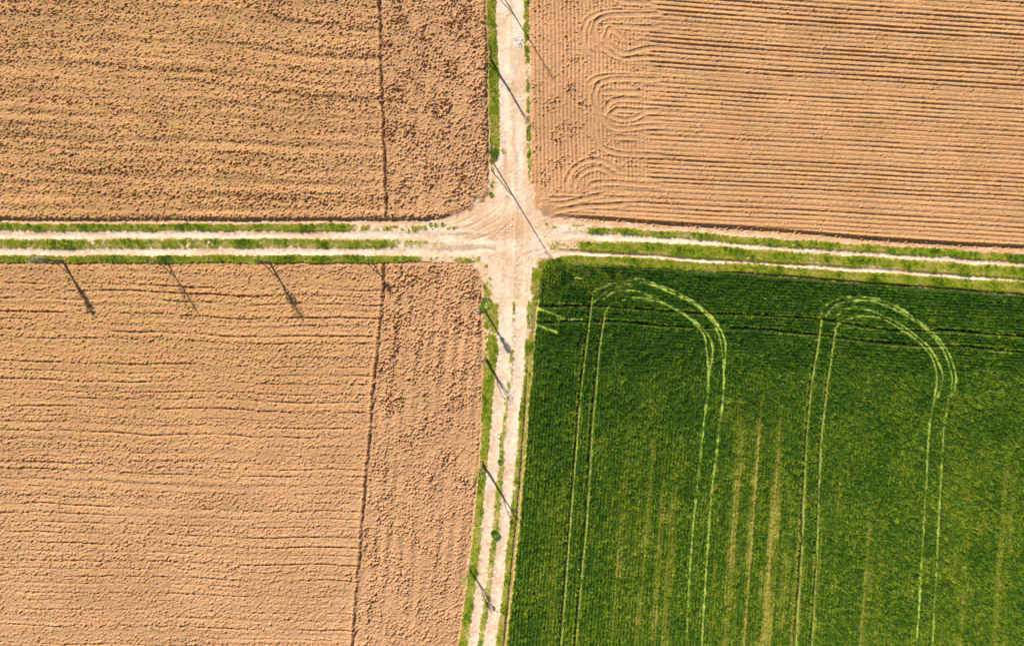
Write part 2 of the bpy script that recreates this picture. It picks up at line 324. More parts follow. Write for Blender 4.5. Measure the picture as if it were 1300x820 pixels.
# poor growth: thin yellow rows
stk = np.zeros_like(X)
for xc, y0, wd, a in [(952, 500, 22, .55), (985, 600, 26, .6), (958, 520, 3, .8), (945, 590, 4, .7), (1002, 600, 4, .6), (1067, 560, 2.2, .85), (1000, 660, 4, .7), (1020, 600, 4, .8), (848, 600, 14, .4), (820, 610, 5, .5), (915, 620, 2.5, .6), (934, 560, 2.5, .6), (972, 600, 2.5, .75), (860, 600, 2.2, .6), (1048, 640, 2, .6), (1140, 660, 2, .5), (790, 600, 2, .4), (828, 520, 10, .30), (833, 640, 3, .8),
                      (800, 520, 12, .25), (845, 640, 3, .7), (1225, 560, 26, .25), (1280, 560, 10, .35), (1285, 590, 2.2, .6), (1232, 640, 2, .6), (1110, 640, 18, .2), (1105, 640, 2.4, .5), (985, 510, 3, .5), (965, 640, 18, .4), (1000, 700, 8, .5), (708, 560, 10, .18)]:
    xl = PXc + (PYc - 600) * .12 * .55 - xc
    stk = np.maximum(stk, a * np.exp(-(xl / wd) ** 2) * sst(y0 - 20, y0 + 70, PYc))
rown = np.clip(.5 + .5 * (n1(43, rv, .36) * .9 + .35 * ns(X, Y, 1.1, T8, ox=19) + .35 * smp(TB, Y * 8, rv * 16)), 0, 1.1)
dry = np.clip(stk * (.08 + 1.45 * rown ** 1.7) + .16 * sst(1.5, 2.6, ns(X, Y, .5, T8b, ox=123)) * sst(420, 560, PYc), 0, 1) * can
dry = np.maximum(dry, .55 * can * sst(.35, .0, dBR) * 1.0)
green_pale = np.zeros_like(X)
canopy = can.copy(); lod = np.zeros_like(X); lang = np.zeros_like(X)
for k, p in enumerate(tram):
    w, D, L, Sg, A, tot = stroke(p, .9)
    wd = (.17 if k < 2 else .20) + .04 * n1(60 + k, L, 1.5); f = sst(0, .5, L)
    canopy[w] = np.minimum(canopy[w], 1 - f * np.exp(-(D / wd) ** 4) * (.93 if k < 2 else .86))
    if k > 1:
        e2 = .50 * f * np.exp(-((Sg - .25) / .075) ** 4) * (D < .5) * (.6 + .4 * sst(-1, .3, n1(160 + k, L, .6))) * can[w]; mk = e2 > lod[w]; lang[w] = np.where(mk, A, lang[w]); lod[w] = np.maximum(lod[w], e2)
    green_pale[w] = np.maximum(green_pale[w], can[w] * 1.0 * np.exp(-((D - .28) / .12) ** 2))
for k, p in enumerate(lodge):
    w, D, L, Sg, A, tot = stroke(p, .9)
    wd = (.125 if k < 8 else .15) + .035 * n1(80 + k, L, .7); f = sst(0, .4, L) * sst(0, .6, tot - L) * (.72 + .28 * sst(-1.4, .2, n1(90 + k, L, .35)))
    c = f * np.exp(-(D / wd) ** 4); mk = c > lod[w]
    canopy[w] = np.minimum(canopy[w], 1 - .40 * c); lang[w] = np.where(mk, A, lang[w]); lod[w] = np.maximum(lod[w], c)
pp = np.exp(-(((PXc - 731) / 7) ** 2 + ((PYc - 354) / 3.5) ** 2)) * sst(-.6, .6, ns(X, Y, .7, T8, ox=4)); lod = np.maximum(lod, pp * .8)
inside = dBR > 0
mm = inside
H[mm] += (-.03 + canopy * canH * .62 * (1 - .25 * dry))[mm] + clods(X[mm], Y[mm], CF, ox=77) * (.6 * canopy[mm] + .2)
# bare furrow between the east verge and the crop
for p in [[(677, 400), (670, 470), (664.5, 550), (657.5, 640), (648.5, 730), (632, 890)]]:
    w, D, L, Sg, A, tot = stroke(p, .6); H[w] -= .28 * np.exp(-(D / .16) ** 2) * sst(3, 12, L)
    G[w] *= 1 - .9 * np.exp(-(D / .2) ** 2) * sst(3, 12, L)
w, D, L, Sg, A, tot = stroke([(x_, y_ - 1.0) for x_, y_ in T4[3:]], .6); H[w] -= .25 * np.exp(-(D / .18) ** 2) * sst(0, 10, L); G[w] *= 1 - .85 * np.exp(-(D / .2) ** 2) * sst(0, 10, L)

# ------------------------------------------------------------------ surface colours (albedo)
C = np.zeros(X.shape + (4,), np.float32); C[..., 3] = 1
def lerp(a, b, t): return a + (b - a) * t[..., None]
soilA = np.array([.515, .278, .122]); soilB = np.array([.50, .288, .112]); soilP = np.array([.55, .318, .178]); 
t0 = np.clip(.5 + .30 * ns(X, Y, 6.0, T8, ox=171) + .2 * ns(X, Y, 2.2, T8b, ox=271), 0, 1)
t1 = np.clip(.5 + .35 * ns(X, Y, 1.3, T8b, ox=71) + .2 * ns(X, Y, .4, T8, ox=71), 0, 1)
base = lerp(np.broadcast_to(soilA, X.shape + (3,)), soilB, t1)
base = lerp(base, np.array([.53, .30, .155]), np.clip(np.exp(-((PXc - 640) / 210) ** 2) * .75, 0, 1))
base = lerp(base, np.array([.53, .305, .155]), .65 * sst(420, 700, PYc))
base = lerp(base, np.array([.56, .31, .145]), .5 * (dTR > 0))
tr = (dTL <= 0) & (dTR <= 0) & (dBL <= 0)
base = lerp(base, base * np.array([.84, .83, .82], np.float32), .6 * t0)
base = base * np.array([1.01, 1.005, 1.02], np.float32)
trk = lerp(np.broadcast_to(np.array([.76, .59, .44]), X.shape + (3,)), np.array([.62, .42, .26]), np.clip(.36 + .26 * ns(X, Y, 1.8, T8, ox=444) + .24 * ns(X, Y, .35, T8b, ox=12) + .30 * smp(TB, Y * 6, X * 20) * (PYc < 262) * (np.abs(PXc - 650) < 30) + .30 * smp(TB, X * 6, Y * 20) * (np.abs(PXc - 650) >= 50), 0, 1))
jn = np.exp(-(((PXc - 650) / 60) ** 2 + ((PYc - 300) / 45) ** 2))
trk = lerp(trk, np.array([.60, .385, .225]), np.clip(jn * (.50 + .45 * ns(X, Y, 2.2, T8b, ox=8)), 0, 1))
ctr = np.exp(-((PXc - cv(PYc, [(0, 648), (100, 649), (240, 652)])) / 3.5) ** 2) * (PYc < 255) * .45
trk = lerp(trk, np.array([.60, .40, .24]), np.clip(ctr * (.6 + .5 * ns(X, Y, 1, T8)), 0, 1))
base = np.where(~inside[..., None], lerp(trk, base, sst(-.30, .10, np.maximum(np.maximum(dTL, dTR), dBL) + .10 * ns(X, Y, .6, T8, ox=3) - (.45 + .35 * ns(X, Y, 1.3, T8b, ox=203)) * np.exp(-(((PXc - 640) / 80) ** 2 + ((PYc - 290) / 58) ** 2) ** 2))), base)
# shade along the open furrows, painted into the soil colour
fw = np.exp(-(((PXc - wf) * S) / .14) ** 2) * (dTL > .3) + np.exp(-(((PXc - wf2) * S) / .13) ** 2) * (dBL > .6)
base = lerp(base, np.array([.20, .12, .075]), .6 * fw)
eb = np.maximum(np.maximum(dTL, dTR), dBL); base = lerp(base, np.array([.60, .38, .20]), .55 * sst(-1.3, -.2, eb + .25 * ns(X, Y, .8, T8, ox=8)) * (eb < 0) * ~inside)
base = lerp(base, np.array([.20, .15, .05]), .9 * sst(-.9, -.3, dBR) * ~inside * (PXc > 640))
strawc = np.array([.50, .40, .16])
base = lerp(base, strawc, np.clip(G * .9, 0, .6) * (1 - inside))
base = lerp(base, np.array([.24, .25, .03]), .8 * sst(.5, 1.0, G) * (1 - inside))
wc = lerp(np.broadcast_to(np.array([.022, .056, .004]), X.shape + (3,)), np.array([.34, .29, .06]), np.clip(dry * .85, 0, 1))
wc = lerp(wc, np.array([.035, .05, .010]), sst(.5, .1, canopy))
wc = lerp(wc, np.array([.42, .52, .09]), np.clip(lod * .85, 0, 1))
wc = lerp(wc, np.array([.55, .45, .12]), .8 * sst(.30, .12, dBR) * (PYc > 380))
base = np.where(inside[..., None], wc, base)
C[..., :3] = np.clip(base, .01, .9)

# ------------------------------------------------------------------ materials
def mat(name): 
    m_ = bpy.data.materials.new(name); m_.use_nodes = True
    return m_, m_.node_tree.nodes, m_.node_tree.links, m_.node_tree.nodes['Principled BSDF']
def soil_mat(name, rough=.95, vscale=3.0, vary=.35, bump=.5, bscale=9., dist=.04):
    m_, N, Lk, P = mat(name); P.inputs['Roughness'].default_value = rough; P.inputs['Specular IOR Level'].default_value = .15
    at = N.new('ShaderNodeAttribute'); at.attribute_name = 'tint'
    tc = N.new('ShaderNodeTexCoord'); n = N.new('ShaderNodeTexNoise'); n.inputs['Scale'].default_value = vscale; n.inputs['Detail'].default_value = 6; n.inputs['Roughness'].default_value = .7
    Lk.new(tc.outputs['Object'], n.inputs['Vector'])
    mr = N.new('ShaderNodeMapRange'); mr.inputs['From Min'].default_value = .3; mr.inputs['From Max'].default_value = .7; mr.inputs['To Min'].default_value = 1 - vary; mr.inputs['To Max'].default_value = 1 + vary
    Lk.new(n.outputs['Fac'], mr.inputs['Value'])
    mx = N.new('ShaderNodeVectorMath'); mx.operation = 'SCALE'; Lk.new(at.outputs['Color'], mx.inputs[0]); Lk.new(mr.outputs[0], mx.inputs['Scale'])
    Lk.new(mx.outputs[0], P.inputs['Base Color'])
    n2 = N.new('ShaderNodeTexNoise'); n2.inputs['Scale'].default_value = bscale; n2.inputs['Detail'].default_value = 5; n2.inputs['Roughness'].default_value = .75; Lk.new(tc.outputs['Object'], n2.inputs['Vector'])
    b = N.new('ShaderNodeBump'); b.inputs['Strength'].default_value = bump; b.inputs['Distance'].default_value = dist; Lk.new(n2.outputs['Fac'], b.inputs['Height']); Lk.new(b.outputs[0], P.inputs['Normal'])
    return m_
MS = soil_mat('dry_clay_soil', vary=.25, bump=1.0, bscale=5, dist=.10)
MR = soil_mat('pale_track_dust', vary=.22, vscale=4, bump=.8, bscale=6, dist=.05)
MW = soil_mat('wheat_undergrowth', vary=.4, vscale=9, bump=.8, bscale=14, dist=.05)
def leaf_mat(name, attr='tint', rough=.5, spec=.3, trans=.25):
    m_, N, Lk, P = mat(name); P.inputs['Roughness'].default_value = rough; P.inputs['Specular IOR Level'].default_value = spec
    at = N.new('ShaderNodeAttribute'); at.attribute_name = attr; Lk.new(at.outputs['Color'], P.inputs['Base Color'])
    tr_ = N.new('ShaderNodeBsdfTranslucent'); Lk.new(at.outputs['Color'], tr_.inputs['Color'])
    mx = N.new('ShaderNodeMixShader'); mx.inputs[0].default_value = trans; out = N['Material Output']
    Lk.new(P.outputs[0], mx.inputs[1]); Lk.new(tr_.outputs[0], mx.inputs[2]); Lk.new(mx.outputs[0], out.inputs['Surface'])
    return m_
MG = leaf_mat('grass_blades'); MWB = leaf_mat('wheat_blades', trans=.2, spec=.25)
def flat_mat(name, c, rough=.8, nscale=12., vary=.25):
    m_, N, Lk, P = mat(name); P.inputs['Roughness'].default_value = rough
    tc = N.new('ShaderNodeTexCoord'); n = N.new('ShaderNodeTexNoise'); n.inputs['Scale'].default_value = nscale; n.inputs['Detail'].default_value = 4; Lk.new(tc.outputs['Object'], n.inputs['Vector'])
    cr = N.new('ShaderNodeValToRGB'); cr.color_ramp.elements[0].position = .3; cr.color_ramp.elements[1].position = .7
    cr.color_ramp.elements[0].color = (*[k * (1 - vary) for k in c], 1); cr.color_ramp.elements[1].color = (*[min(1, k * (1 + vary)) for k in c], 1)
    Lk.new(n.outputs['Fac'], cr.inputs[0]); Lk.new(cr.outputs[0], P.inputs['Base Color'])
    b = N.new('ShaderNodeBump'); b.inputs['Strength'].default_value = .4; b.inputs['Distance'].default_value = .01; Lk.new(n.outputs['Fac'], b.inputs['Height']); Lk.new(b.outputs[0], P.inputs['Normal'])
    return m_
MBARK = flat_mat('grey_brown_bark', (.20, .145, .10)); MWOOD = flat_mat('weathered_pole_wood', (.24, .18, .13)); MSTONE = flat_mat('pale_limestone', (.80, .78, .76), nscale=6)
MSTONE2 = flat_mat('grey_stone', (.26, .24, .25), nscale=6); MPL = flat_mat('white_plastic', (.82, .82, .80), .4); MBL = flat_mat('blue_grey_plastic', (.30, .40, .48), .4)
MPORC = flat_mat('porcelain', (.6, .58, .55), .3)

# ------------------------------------------------------------------ object helpers
def mesh_np(name, co, faces, nper, mats, colr=None, smooth=False):
    me = bpy.data.meshes.new(name); nf = len(faces)
    me.vertices.add(len(co)); me.vertices.foreach_set('co', np.ascontiguousarray(co, np.float32).ravel())
    me.loops.add(nf * nper); me.loops.foreach_set('vertex_index', np.ascontiguousarray(faces, np.int32).ravel())
    me.polygons.add(nf); me.polygons.foreach_set('loop_start', np.arange(0, nf * nper, nper, dtype=np.int32))
    me.polygons.foreach_set('use_smooth', np.full(nf, smooth, bool))
    me.update(calc_edges=True)
    if colr is not None:
        a = me.attributes.new('tint', 'FLOAT_COLOR', 'POINT'); a.data.foreach_set('color', np.ascontiguousarray(colr, np.float32).ravel())
    me.materials.append(mats)
    return me
def link(name, me, parent=None):
    o = bpy.data.objects.new(name, me); col.objects.link(o)
    if parent: o.parent = parent
    return o
def tag(o, label=None, cat=None, group=None, kind=None):
    if label: o['label'] = label
    if cat: o['category'] = cat
    if group: o['group'] = group
    if kind: o['kind'] = kind
    return o
def empty(name, loc): 
    o = bpy.data.objects.new(name, None); col.objects.link(o); o.location = loc; o.empty_display_size = .3; return o

# ------------------------------------------------------------------ terrain objects, cut from one height grid
reg = np.zeros(X.shape, np.int8)
reg[dTL > 0] = 1; reg[dTR > 0] = 2; reg[dBL > 0] = 3; reg[dBR > 0] = 4
fr = reg[:-1, :-1]
idx = np.arange(NX * NY).reshape(NY, NX)
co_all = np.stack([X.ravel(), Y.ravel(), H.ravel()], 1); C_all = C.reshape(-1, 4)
def terrain(name, r, m_, label, cat):
    j, i = np.nonzero(fr == r)
    q = np.stack([idx[j, i], idx[j, i + 1], idx[j + 1, i + 1], idx[j + 1, i]], 1)
    u, inv = np.unique(q, return_inverse=True)
    o = link(name, mesh_np(name, co_all[u], inv.reshape(-1, 4), 4, m_, C_all[u], True))
    return tag(o, label, cat, kind='structure')
terrain('dirt_track', 0, MR, 'pale dusty farm tracks meeting at a crossroads with grassy margins', 'track')
terrain('ploughed_field', 1, MS, 'coarse cloddy brown ploughed field in the upper left', 'field')
terrain('harrowed_field', 2, MS, 'finely lined brown field with looping tyre marks in the upper right', 'field')
terrain('ploughed_field', 3, MS, 'lighter brown ploughed field below the left track', 'field')
terrain('wheat_field', 4, MW, 'dark green wheat field with curved wheel marks in the lower right', 'field')
# land beyond
bmg = bmesh.new(); Z = -.12
def quad(x0, y0, x1, y1, mi):
    n = bmg.verts.new
    f = bmg.faces.new([n((x0, y0, Z)), n((x1, y0, Z)), n((x1, y1, Z)), n((x0, y1, Z))]); f.material_index = mi
B_ = 900; a0, a1, b0, b1 = -67.9, 67.9, -48.4, 39.4
quad(-B_, 8.2, a0, B_, 0); quad(-B_, -B_, a0, 3.2, 0); quad(-B_, 3.2, a0, 8.2, 2); quad(a1, 4.2, B_, B_, 0); quad(a1, -B_, B_, -1, 1); quad(a1, -1, B_, 4.2, 2)
quad(a0, b1, -3.3, B_, 0); quad(-3.3, b1, 2.2, B_, 2); quad(2.2, b1, a1, B_, 0)
quad(a0, -B_, -7.8, b0, 0); quad(-7.8, -B_, -1.5, b0, 2); quad(-1.5, -B_, a1, b0, 1)
me = bpy.data.meshes.new('ground'); bmg.to_mesh(me); bmg.free()
for m_ in (flat_mat('far_soil', (.50, .28, .13), .95, .4), flat_mat('far_crop', (.045, .09, .012), .9, .5), flat_mat('far_track', (.6, .48, .34), .95, .5)): me.materials.append(m_)
tag(link('ground', me), 'open farmland stretching beyond the crossing', 'ground', kind='structure')

# ------------------------------------------------------------------ blades
def at_grid(F, x, y):
    i = np.clip(np.rint((x - xs[0]) / .080).astype(int), 0, NX - 1); j = np.clip(np.rint((y - ys[0]) / .060).astype(int), 0, NY - 1); return F[j, i]
def blades(name, x, y, z, h, w, az, lean, colr, m_):
    """one bent blade each: a tapering strip of a quad-like pair of triangles"""
    n = len(x); dx = np.cos(az); dy = np.sin(az); sx = -dy * w / 2; sy = dx * w / 2
    l = h * lean; hz = h * np.sqrt(np.maximum(.03, 1 - np.minimum(lean, .98) ** 2))
    b0 = np.stack([x - sx, y - sy, z], 1); b1_ = np.stack([x + sx, y + sy, z], 1)
    mm_ = .5; mz = np.stack([x + dx * l * .30 + sx * .9, y + dy * l * .30 + sy * .9, z + hz * .62], 1); mz2 = np.stack([x + dx * l * .30 - sx * .9, y + dy * l * .30 - sy * .9, z + hz * .62], 1)
    tp = np.stack([x + dx * l, y + dy * l, z + hz], 1)
    co = np.stack([b0, b1_, mz, mz2, tp], 1).reshape(-1, 3); k = np.arange(n)[:, None] * 5
    F = np.concatenate([k + np.array([[0, 1, 2]]), k + np.array([[0, 2, 3]]), k + np.array([[3, 2, 4]])], 1).reshape(-1, 3)
    return mesh_np(name, co, F, 3, m_, np.repeat(colr, 5, 0))
def rnd(n, a=0., b=1.): return rng.uniform(a, b, n)
def colmix(n, cols, t):
    cols = np.array(cols); t = np.clip(t, 0, .9999) * (len(cols) - 1); i = t.astype(int); f = (t - i)[:, None]
    c = cols[i] * (1 - f) + cols[i + 1] * f; return np.concatenate([c, np.ones((n, 1))], 1)
# verge grass
n = 1500000; x = rnd(n, -67.5, 67.5); y = rnd(n, -48, 39)
n2_ = 900000; x = np.concatenate([x, rnd(n2_, -67.5, 67.5)]); y = np.concatenate([y, rnd(n2_, -1.5, 8.5)])
n3_ = 500000; x = np.concatenate([x, rnd(n3_, -9, 4)]); y = np.concatenate([y, rnd(n3_, -48, 39)])
g = at_grid(G, x, y); ins = at_grid(dBR, x, y) > .1
k = (g > .08) & (rng.random(len(x)) < .9 * g) & ~(ins & (rng.random(len(x)) > .5)); x, y, g = x[k], y[k], g[k]; n = len(x)
cl = ns(x, y, 1.3, T8, ox=5); cl2 = ns(x, y, .3, T8b, ox=9)
h = (.08 + .17 * rnd(n)) * (.5 + .6 * g) * np.clip(1 + .22 * cl + .22 * cl2, .3, 2)
t = .50 + .17 * cl + .15 * cl2 + .55 * (rnd(n) - .5) - .30 * (1 - g)
cc = colmix(n, [(.66, .54, .20), (.60, .54, .08), (.46, .52, .014), (.25, .38, .006), (.08, .16, .006)], t)
link('verge_grass', blades('verge_grass', x, y, at_grid(H, x, y) - .01, h, rnd(n, .035, .06), rnd(n, 0, 6.283), rnd(n, .35, .95), cc, MG))
tag(bpy.data.objects['verge_grass'], 'bright green grass growing along the track edges and middles', 'grass', kind='stuff')
NG = n
# wheat
n = 900000; x = rnd(n, -1, 67.5); y = rnd(n, -48, 4)
cn = at_grid(canopy, x, y); dr = at_grid(dry, x, y); ld = at_grid(lod, x, y); d_ = at_grid(dBR, x, y); hd = at_grid(head, x, y); rw = np.where(hd > .5, np.cos((y + .055 * x) * 2 * np.pi / .40), np.cos((x - .075 * y) * 2 * np.pi / .42))
k = (d_ > .02) & (rng.random(n) < (.35 + .65 * np.clip(cn * (1 - .6 * dr), 0, 1)) * (.54 + .46 * rw)) & ((cn > .5) | (ld > .3) | (rng.random(n) < .12))
x, y, cn, dr, ld, hd = [a[k] for a in (x, y, cn, dr, ld, hd)]; n = len(x)
zz = at_grid(H, x, y) - .03; la = at_grid(lang, x, y); gp = at_grid(green_pale, x, y)
fl = ld > .3
clm = ns(x, y, .45, T8b, ox=61); h = (.24 + .20 * rnd(n)) * (1 - .3 * dr) * (1 + .22 * clm); h = np.where(fl, .22 + .12 * rnd(n), h)
az = np.where(fl, la + rnd(n, -.5, .5), rnd(n, 0, 6.283)); lean = np.where(fl, rnd(n, .85, 1.0), rnd(n, .15, .85))
t = .66 + .05 * ns(x, y, 2.5, T8, ox=33) - .05 * clm + .46 * (rnd(n) - .5) - .15 * sst(2, -34, y - .20 * x) + .06 * hd - .55 * dr * rnd(n, .4, 1.2) - .27 * gp
cc = colmix(n, [(.48, .42, .08), (.34, .40, .02), (.11, .24, .005), (.036, .125, .004), (.014, .058, .004)], t)
cc[fl, :3] = np.array([.52, .66, .11]) * (rnd(fl.sum(), .7, 1.2) * np.clip(.45 + .75 * ld[fl], .5, 1))[:, None]
link('wheat_crop', blades('wheat_crop', x, y, zz, h, rnd(n, .035, .065), az, lean, cc, MWB))
tag(bpy.data.objects['wheat_crop'], 'dense dark green young wheat with pale flattened wheel arcs', 'wheat', kind='stuff')
print('verge', NG, 'wheat', n)
def gz(x, y): return float(at_grid(H, np.array([x]), np.array([y]))[0])

# ------------------------------------------------------------------ trees, poles
def tube(bm, pts, rad, seg=7):
    rings = []
    for i, p in enumerate(pts):
        p = np.array(p, float); d = np.array(pts[min(i + 1, len(pts) - 1)], float) - np.array(pts[max(i - 1, 0)], float); d /= np.linalg.norm(d) + 1e-9
        a = np.cross(d, [0.3, .9, .1]); a /= np.linalg.norm(a); b = np.cross(d, a); r = rad[i]
        rings.append([bm.verts.new(p + r * (a * math.cos(t) + b * math.sin(t))) for t in np.arange(seg) * 2 * math.pi / seg])
    for A_, B2_ in zip(rings, rings[1:]):
        for q in range(seg): bm.faces.new([A_[q], A_[(q + 1) % seg], B2_[(q + 1) % seg], B2_[q]])
    bm.faces.new(rings[0][::-1]); bm.faces.new(rings[-1])
def bent(a, b, k, wob_, r):
    a = np.array(a, float); b = np.array(b, float); out = []
    for i in range(k + 1):
        t_ = i / k; j = np.array([r.normal(), r.normal(), 0]) * wob_ * math.sin(math.pi * min(t_ * 1.0, 1)) if 0 < i < k else 0
        out.append(a + (b - a) * t_ + j)
    return out
def bm_obj(name, bm, m_, parent=None, smooth=True):
    bmesh.ops.recalc_face_normals(bm, faces=bm.faces)
    me = bpy.data.meshes.new(name); bm.to_mesh(me); bm.free(); me.materials.append(m_)
    for p in me.polygons: p.use_smooth = smooth
    return link(name, me, parent)
def tree(px, py, h, label, r0=.12, fork=.45, shoots=4, spread=.5, prop=None, leaves=160, lcol=0, stemtop=None, seed=1, twigs=3, group='young trees on the track edges', leafr=1.0):
    r = np.random.default_rng(seed); bx, by = float(WX(px)), float(WY(py)); z0 = gz(bx, by)
    root = empty('young_tree', (bx, by, z0)); tag(root, label, 'tree', group)
    top = np.array([r.normal() * .05, r.normal() * .05, h * fork])
    bm = bmesh.new(); tp = bent((0, 0, -.15), top, 5, .03, r); tube(bm, tp, list(np.linspace(r0 * 1.25, r0 * .85, 6)), 9)
    bmesh.ops.create_icosphere(bm, subdivisions=2, radius=r0 * 1.05, matrix=__import__('mathutils').Matrix.Translation(top))
    tr_o = bm_obj('trunk', bm, MBARK, root)
    tips = []
    for s_ in range(shoots):
        a = s_ * 2 * math.pi / shoots + r.uniform(-.4, .4); hh = (h - top[2]) * r.uniform(.7, 1.0) if s_ else (h - top[2]); sp = spread * r.uniform(.5, 1.1) if s_ else spread * .15
        e_ = top + np.array([math.cos(a) * sp, math.sin(a) * sp, hh]); bm = bmesh.new()
        mid = top + (e_ - top) * .35 + np.array([math.cos(a), math.sin(a), 0]) * sp * .25
        pts = bent(top, mid, 2, .02, r) + bent(mid, e_, 4, .04, r)[1:]
        rb = r0 * (.62 if s_ == 0 else .42); tube(bm, pts, list(np.linspace(rb, .014, len(pts))), 6)
        for q in range(twigs):
            b0_ = pts[2 + r.integers(0, 4)]; aa = r.uniform(0, 6.28); tl = r.uniform(.25, .6) * (.5 + spread)
            e2 = b0_ + np.array([math.cos(aa) * tl * .6, math.sin(aa) * tl * .6, tl * .8]); tube(bm, bent(b0_, e2, 2, .02, r), [.016, .012, .007], 5); tips.append((b0_, e2))
        bm_obj('branch', bm, MBARK, root); tips.append((pts[-3], pts[-1]))
    if prop:
        bm = bmesh.new(); e_ = np.array(top) * .9; s0 = np.array([prop[0], prop[1], -.1]); e_ = e_ + (e_ - s0) * .06
        tube(bm, bent(s0, e_, 3, .0, r), [.055] * 4, 8); bm_obj('stake', bm, MWOOD, root)
    if leaves:
        n = leaves; ti = r.integers(0, len(tips), n); tt = r.uniform(.2, 1.1, n); P_ = np.array([tips[i][0] + (tips[i][1] - tips[i][0]) * t_ for i, t_ in zip(ti, tt)]) + r.normal(0, .10 * leafr, (n, 3))
        d1 = r.normal(0, 1, (n, 3)); d1 /= np.linalg.norm(d1, axis=1)[:, None]; d2 = np.cross(d1, r.normal(0, 1, (n, 3))); d2 /= np.linalg.norm(d2, axis=1)[:, None]
        s_ = r.uniform(.07, .14, n)[:, None]; q = np.stack([P_ - d1 * s_, P_ + d2 * s_ * .5, P_ + d1 * s_, P_ - d2 * s_ * .5], 1).reshape(-1, 3)
        pal = [[(.30, .40, .03), (.45, .50, .10)], [(.12, .24, .02), (.22, .34, .03)], [(.40, .42, .22), (.50, .48, .30)]][lcol]
        cc_ = np.array(pal[0]) + (np.array(pal[1]) - np.array(pal[0])) * r.random((n, 1)); cc_ = np.repeat(np.concatenate([cc_, np.ones((n, 1))], 1), 4, 0)
        link('crown', mesh_np('crown', q, np.arange(4 * n).reshape(-1, 4), 4, MG, cc_), root)
    return root
# row on the left verge of the north-south track
tree(623.5, 77, 7.4, 'tall twin-stemmed slender tree on the left grass verge of the upper track', r0=.15, fork=.42, shoots=3, spread=.35, prop=(-.55, -.15), leaves=60, seed=3, lcol=1)
tree(614, 391, 5.0, 'stubby thick-headed tree beside white scraps just below the crossroads', r0=.12, fork=.55, shoots=7, spread=.30, leaves=260, lcol=1, seed=4, twigs=2)
tree(616, 454, 5.2, 'pruned tree with fan of bare shoots on the lower verge, second below the crossroads', r0=.17, fork=.40, shoots=4, spread=.75, leaves=26, seed=5, lcol=2, twigs=0)
tree(611.5, 587, 7.4, 'tall forked tree on the lower verge throwing its shadow across both ruts', r0=.15, fork=.5, shoots=3, spread=.9, leaves=170, lcol=0, seed=6, twigs=2)
tree(596, 721, 4.6, 'leafy small yellow-green tree lowest on the left verge of the lower track', r0=.11, fork=.4, shoots=5, spread=.6, leaves=160, lcol=0, seed=7)
# row on the verge above the south-west field
tree(80, 331, 6.0, 'bushy-stemmed tree with pale twigs, farthest left on the verge of the left track', r0=.15, fork=.28, shoots=8, spread=.38, prop=(-1.1, -.1), leaves=420, lcol=2, seed=8, twigs=5)
tree(212, 333, 5.6, 'thin crooked tree on the left track verge with a bright grass gap beside it', r0=.08, fork=.33, shoots=5, spread=.75, prop=(-.95, -.1), leaves=90, lcol=1, seed=9, twigs=4)
tree(342, 332.5, 6.0, 'spreading staked tree with pale green leaves, third along the left track verge', r0=.11, fork=.35, shoots=6, spread=.6, prop=(-.95, -.1), leaves=260, lcol=0, seed=10, twigs=4)
tree(472, 331.5, 3.3, 'short staked sapling on the left track verge nearest the crossroads, by a long furrow', r0=.06, fork=.55, shoots=3, spread=.2, prop=(-.9, -.05), leaves=150, lcol=0, seed=11, twigs=2, leafr=1.6)
# wooden poles
def pole(px, py, h, label, sx=-.35, sy=-1.0):
    bx, by = float(WX(px)), float(WY(py)); root = empty('utility_pole', (bx, by, gz(bx, by))); tag(root, label, 'utility pole', 'wooden utility poles')
    bm = bmesh.new(); tube(bm, [(0, 0, -.4), (0, 0, h * .5), (0, 0, h)], [.085, .07, .055], 12); bm_obj('pole', bm, MWOOD, root)
    bm = bmesh.new(); tube(bm, [(sx, sy, -.3), (0, -.02, h * .34)], [.065, .05], 10); bm_obj('strut', bm, MWOOD, root)
    bm = bmesh.new(); bmesh.ops.create_cone(bm, cap_ends=True, segments=12, radius1=.11, radius2=.02, depth=.12, matrix=__import__('mathutils').Matrix.Translation((0, 0, h + .06))); bm_obj('cap', bm, MWOOD, root)
    for q in range(4):
        z = h - .35 - .38 * q; s_ = -1 if q % 2 else 1; a = bmesh.new()
        tube(a, [(s_ * .08, 0, z), (s_ * .26, 0, z), (s_ * .28, 0, z + .10)], [.015, .015, .015], 6); br = bm_obj('bracket', a, MWOOD, root)
        b = bmesh.new(); tube(b, [(s_ * .28, 0, z + .08), (s_ * .28, 0, z + .15), (s_ * .28, 0, z + .19), (s_ * .28, 0, z + .24)], [.055, .065, .045, .04], 10); bm_obj('insulator', b, MPORC, br)
    return root
pole(627, 208, 10.9, 'wooden pole with strut on the upper track verge, its long shadow crossing the junction', sx=-.35, sy=-.9)
pole(628, -22, 10.8, 'wooden pole with strut at the top of the upper track, shadow slanting past the rubble')

